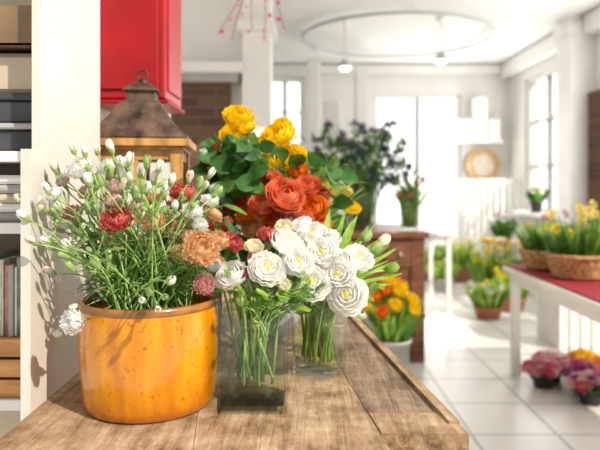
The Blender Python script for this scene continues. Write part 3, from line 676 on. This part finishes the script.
potted('yellow_flower_bucket',.62,4.12,.001,.14,.26,'grey_paint',['p_yellow','p_yellow','p_yellow','p_orange'],34,.21,.44,.042,nl=70,ll=.36,lw=.022,protos=RROSE)

# ------------------------------------------------------------ red topped table
mb=MB('red_topped_table'); x0,x1,y0,y1=1.42,2.35,2.2,4.22
mb.box((x0,y0,.705),(x1,y1,.742),'white_paint',bev=.004); mb.box((x0+.02,y0+.02,.742),(x1-.02,y1-.02,.752),'red_cloth',bev=.003)
for a in (x0+.04,x1-.09):
    for b_ in (y0+.04,y1-.10): mb.box((a,b_,0),(a+.055,b_+.055,.705),'white_paint',bev=.004)
mb.box((x0+.05,y0+.1,.63),(x0+.07,y1-.1,.705),'white_paint'); mb.box((x0+.1,y1-.08,.63),(x1-.1,y1-.06,.705),'white_paint'); mb.build()
def basket(x,y,z,r,h,name='wicker_basket'):
    mb=MB(name); n=9
    for i in range(n):
        t=i/(n-1); rr=r*(.78+.26*t); zz=z+.01+(h-.016)*t
        mb.tube([(x+rr*(1+.02*(-1)**k)*math.cos(k*math.pi/16),y+rr*(1+.02*(-1)**k)*math.sin(k*math.pi/16),zz) for k in range(33)],h/n*.62,h/n*.62,'wicker',6)
    mb.lathe((x,y,z),[(0,.004),(r*.74,.004),(r*.98,h*.85),(0,h*.8)],24,'soil')
    mb.tube([(x+r*1.06*math.cos(k*math.pi/16),y+r*1.06*math.sin(k*math.pi/16),z+h) for k in range(33)],.014,.014,'wicker',6); return mb.build()
def bunchplant(name,x,y,z,r,L,n,nf,cols,bl=.008,fr=.022,parent=None):
    mb=MB(name)
    for i in range(n):
        a=R(0,6.28); q=R(0,1)**.5; mb.leaf((x+math.cos(a)*q*r*.8,y+math.sin(a)*q*r*.8,z),(math.cos(a)*q*.5+R(-.1,.1),math.sin(a)*q*.5+R(-.1,.1),1),L*R(.6,1.05),bl*R(.7,1.3),random.choice(['leaf','leaf_dark','leaf_light','leaf','leaf_dark']),R(0,.15))
    for i in range(nf):
        a=R(0,6.28); q=R(0,1)**.5; b0=Vector((x+math.cos(a)*q*r*.6,y+math.sin(a)*q*r*.6,z)); h=b0+Vector((math.cos(a)*q*r*.7,math.sin(a)*q*r*.7,L*R(.6,1.15)))
        mb.tube([b0,(b0+h)/2+Vector((0,0,.01)),h],.004,.003,'leaf',4); mb.stamp(DAFF,h,fr,(R(-.6,.6),-1,R(0,.7)),(random.choice(cols),'p_orange','leaf'))
    mb.build(parent)
b1=basket(1.66,3.60,.76,.165,.13); bunchplant('narcissus_plant',1.66,3.60,.86,.15,.27,170,10,['p_yellow','p_yellow','p_paleyellow'],parent=b1)
b1=basket(1.62,3.99,.76,.14,.11); bunchplant('narcissus_plant',1.62,3.99,.84,.13,.26,150,5,['p_yellow','p_purple'],parent=b1)
b1=basket(2.03,3.80,.76,.16,.13); bunchplant('narcissus_plant',2.03,3.80,.86,.15,.30,150,12,['p_yellow','p_paleyellow'],parent=b1)

fl=[(1.58,3.90,['p_magenta','p_pink','p_palepink']),(1.80,3.82,['p_magenta','p_purple','p_pink']),(2.02,3.92,['p_orange','p_yellow','p_coral']),(1.70,4.06,['p_magenta','p_palepink','p_white']),(1.96,3.68,['p_yellow','p_peach','p_orange']),(1.74,3.60,['p_purple','p_magenta','p_palepink']),(1.92,4.06,['p_yellow','p_peach','p_orange']),(2.15,3.75,['p_pink','p_magenta'])]
for x,y,c in fl: potted('flowering_pot_plant',x,y,0.001,.075,.075,'dark_pot',c,85,.135,.14,.028,('leaf','leaf_dark'),.12,.02,70)
mb=MB('white_slatted_crate'); x0,x1,y0,y1=2.05,2.75,4.75,5.2
for i in range(8):
    x=x0+(x1-x0)*i/8; mb.box((x+.005,y0,0),(x+.07,y0+.02,.55),'white_paint')
for i in range(6):
    y=y0+.02+(y1-y0-.02)*i/6; mb.box((x0,y+.005,0),(x0+.02,y+.065,.55),'white_paint')
mb.box((x0+.02,y0+.02,.02),(x1,y1,.50),'white_paint'); cr_=mb.build()
bunchplant('grassy_plant',2.45,4.95,.50,.22,.3,120,10,['p_yellow'],parent=cr_)
for x,y,r,h,nf,cols,L in [(1.85,5.9,.14,.12,10,['p_yellow','p_white'],.30),(2.2,6.25,.15,.14,6,['p_yellow','p_orange'],.33),(2.2,8.2,.18,.2,8,['p_yellow','p_white'],.45),(1.80,8.35,.15,.2,6,['p_white'],.36),(1.4,8.1,.17,.16,8,['p_yellow'],.3),(1.1,7.6,.17,.16,5,['p_yellow','p_orange'],.34),(1.75,7.4,.15,.16,4,['p_yellow'],.28)]:
    potted('potted_garden_plant',x,y,0.001,r,h,random.choice(['white_paint','grey_paint','terracotta']),cols,nf,r*1.3,L*.9,.03,('leaf','leaf_light','leaf_lime'),L,.016,130,dome=False)
mb=MB('white_planter_trough'); mb.box((2.05,7.1,0),(2.85,7.14,.13),'white_paint'); mb.box((2.05,7.32,0),(2.85,7.36,.13),'white_paint'); mb.box((2.05,7.14,0),(2.09,7.32,.13),'white_paint'); mb.box((2.81,7.14,0),(2.85,7.32,.13),'white_paint'); mb.box((2.09,7.14,0.001),(2.81,7.32,.10),'soil'); tr_=mb.build()
mb=MB('meadow_plants')
for i in range(300):
    mb.leaf((R(2.1,2.8),R(7.16,7.30),.10),(R(-.4,.4),R(-.4,.4),1),R(.25,.55),.013,random.choice(['leaf','leaf_light','leaf_lime']),.2)
for i in range(60):
    p=Vector((R(2.1,2.8),R(7.15,7.3),R(.35,.66))); mb.tube([(p.x,7.23,.10),p],.004,.003,'leaf',4); mb.stamp(random.choice(SMALL),p,.035,(0,-1,.5),(random.choice(['p_yellow','p_white','p_paleyellow','p_yellow']),'p_orange','leaf'))
mb.build(tr_)
potted('window_sill_plant',3.09,7.85,.95,.08,.14,'dark_pot',['p_magenta','p_white'],6,.11,.25,.03,('leaf_dark','leaf'),.26,.03,70)
potted('tall_potted_plant',2.78,8.2,.001,.12,.6,'grey_paint',['p_white','p_pink'],12,.16,.4,.03,('leaf','leaf_dark'),.36,.02,70)

mb=MB('hanging_blossom_branch'); root=Vector((-.18,2.9,CZ-.001)); 
tips=[P(218,34,2.7),P(232,40,2.75),P(252,30,2.7),P(264,42,2.8),P(284,28,2.8)]
kn=Vector((-.2,2.78,2.3)); mb.tube(bez(root,Vector((-.16,2.85,2.7)),kn,8),.006,.004,'branch',6)
for t in tips:
    pts=bez(kn,(kn+t)/2+Vector((R(-.05,.05),0,.05)),t,6); mb.tube(pts,.003,.0015,'branch',5)
    for i in range(3,7):
        if R(0,1)<.6: mb.stamp(random.choice(SMALL),pts[i]+Vector((R(-.02,.02),R(-.02,.02),R(-.02,.02))),R(.008,.014),(R(-1,1),-1,R(-.5,.5)),(random.choice(['p_pink','p_magenta','p_palepink']),'p_red','leaf'))
mb.build()

# ------------------------------------------------------------ lights
def light(name,typ,loc,rot,energy,**k):
    l=bpy.data.lights.new(name,typ); l.energy=energy
    for a,v in k.items(): setattr(l,a,v)
    o=bpy.data.objects.new(name,l); sc.collection.objects.link(o); o.location=loc; o.rotation_euler=rot; return o
sv=Vector((.78,-.72,.85)).normalized()
o=light('sun','SUN',(3,-3,5),(0,0,0),4.5,color=(1,.92,.78)); o.data.angle=math.radians(.8); o.rotation_euler=sv.to_track_quat('Z','Y').to_euler()
light('window_light_back','AREA',(1.81,9.15,1.6),(math.radians(-90),0,0),38,shape='RECTANGLE',size=1.25,size_y=2.1,color=(1,.98,.95))
light('window_light_right','AREA',(3.15,7.87,1.9),(0,math.radians(90),0),30,shape='RECTANGLE',size=1.7,size_y=1.25,color=(1,.98,.95))
light('window_light_right_near','AREA',(3.15,5.4,1.9),(0,math.radians(90),0),38,shape='RECTANGLE',size=1.7,size_y=1.2,color=(1,.98,.95))
w=bpy.data.worlds.new('world'); sc.world=w; w.use_nodes=True; nt=w.node_tree
bg=nt.nodes['Background']; bg.inputs[0].default_value=(1,.98,.95,1)
tc=nt.nodes.new('ShaderNodeTexCoord'); dp_=nt.nodes.new('ShaderNodeVectorMath'); dp_.operation='DOT_PRODUCT'; dp_.inputs[1].default_value=(.42,.9,.1)
mr=nt.nodes.new('ShaderNodeMapRange'); mr.inputs[1].default_value=.0; mr.inputs[2].default_value=.5; mr.inputs[3].default_value=.74; mr.inputs[4].default_value=2.0
nt.links.new(tc.outputs['Generated'],dp_.inputs[0]); nt.links.new(dp_.outputs['Value'],mr.inputs[0]); nt.links.new(mr.outputs[0],bg.inputs[1])
sc.view_settings.view_transform='Standard'

# ------------------------------------------------------------ camera
cam=bpy.data.cameras.new('camera'); co=bpy.data.objects.new('camera',cam); sc.collection.objects.link(co)
co.location=(0,0,H); co.rotation_euler=(math.radians(90),0,0); cam.lens=36; cam.sensor_width=36; cam.shift_y=-40/600
cam.dof.use_dof=True; cam.dof.focus_distance=1.13; cam.dof.aperture_fstop=3.2; cam.clip_start=.02
sc.camera=co
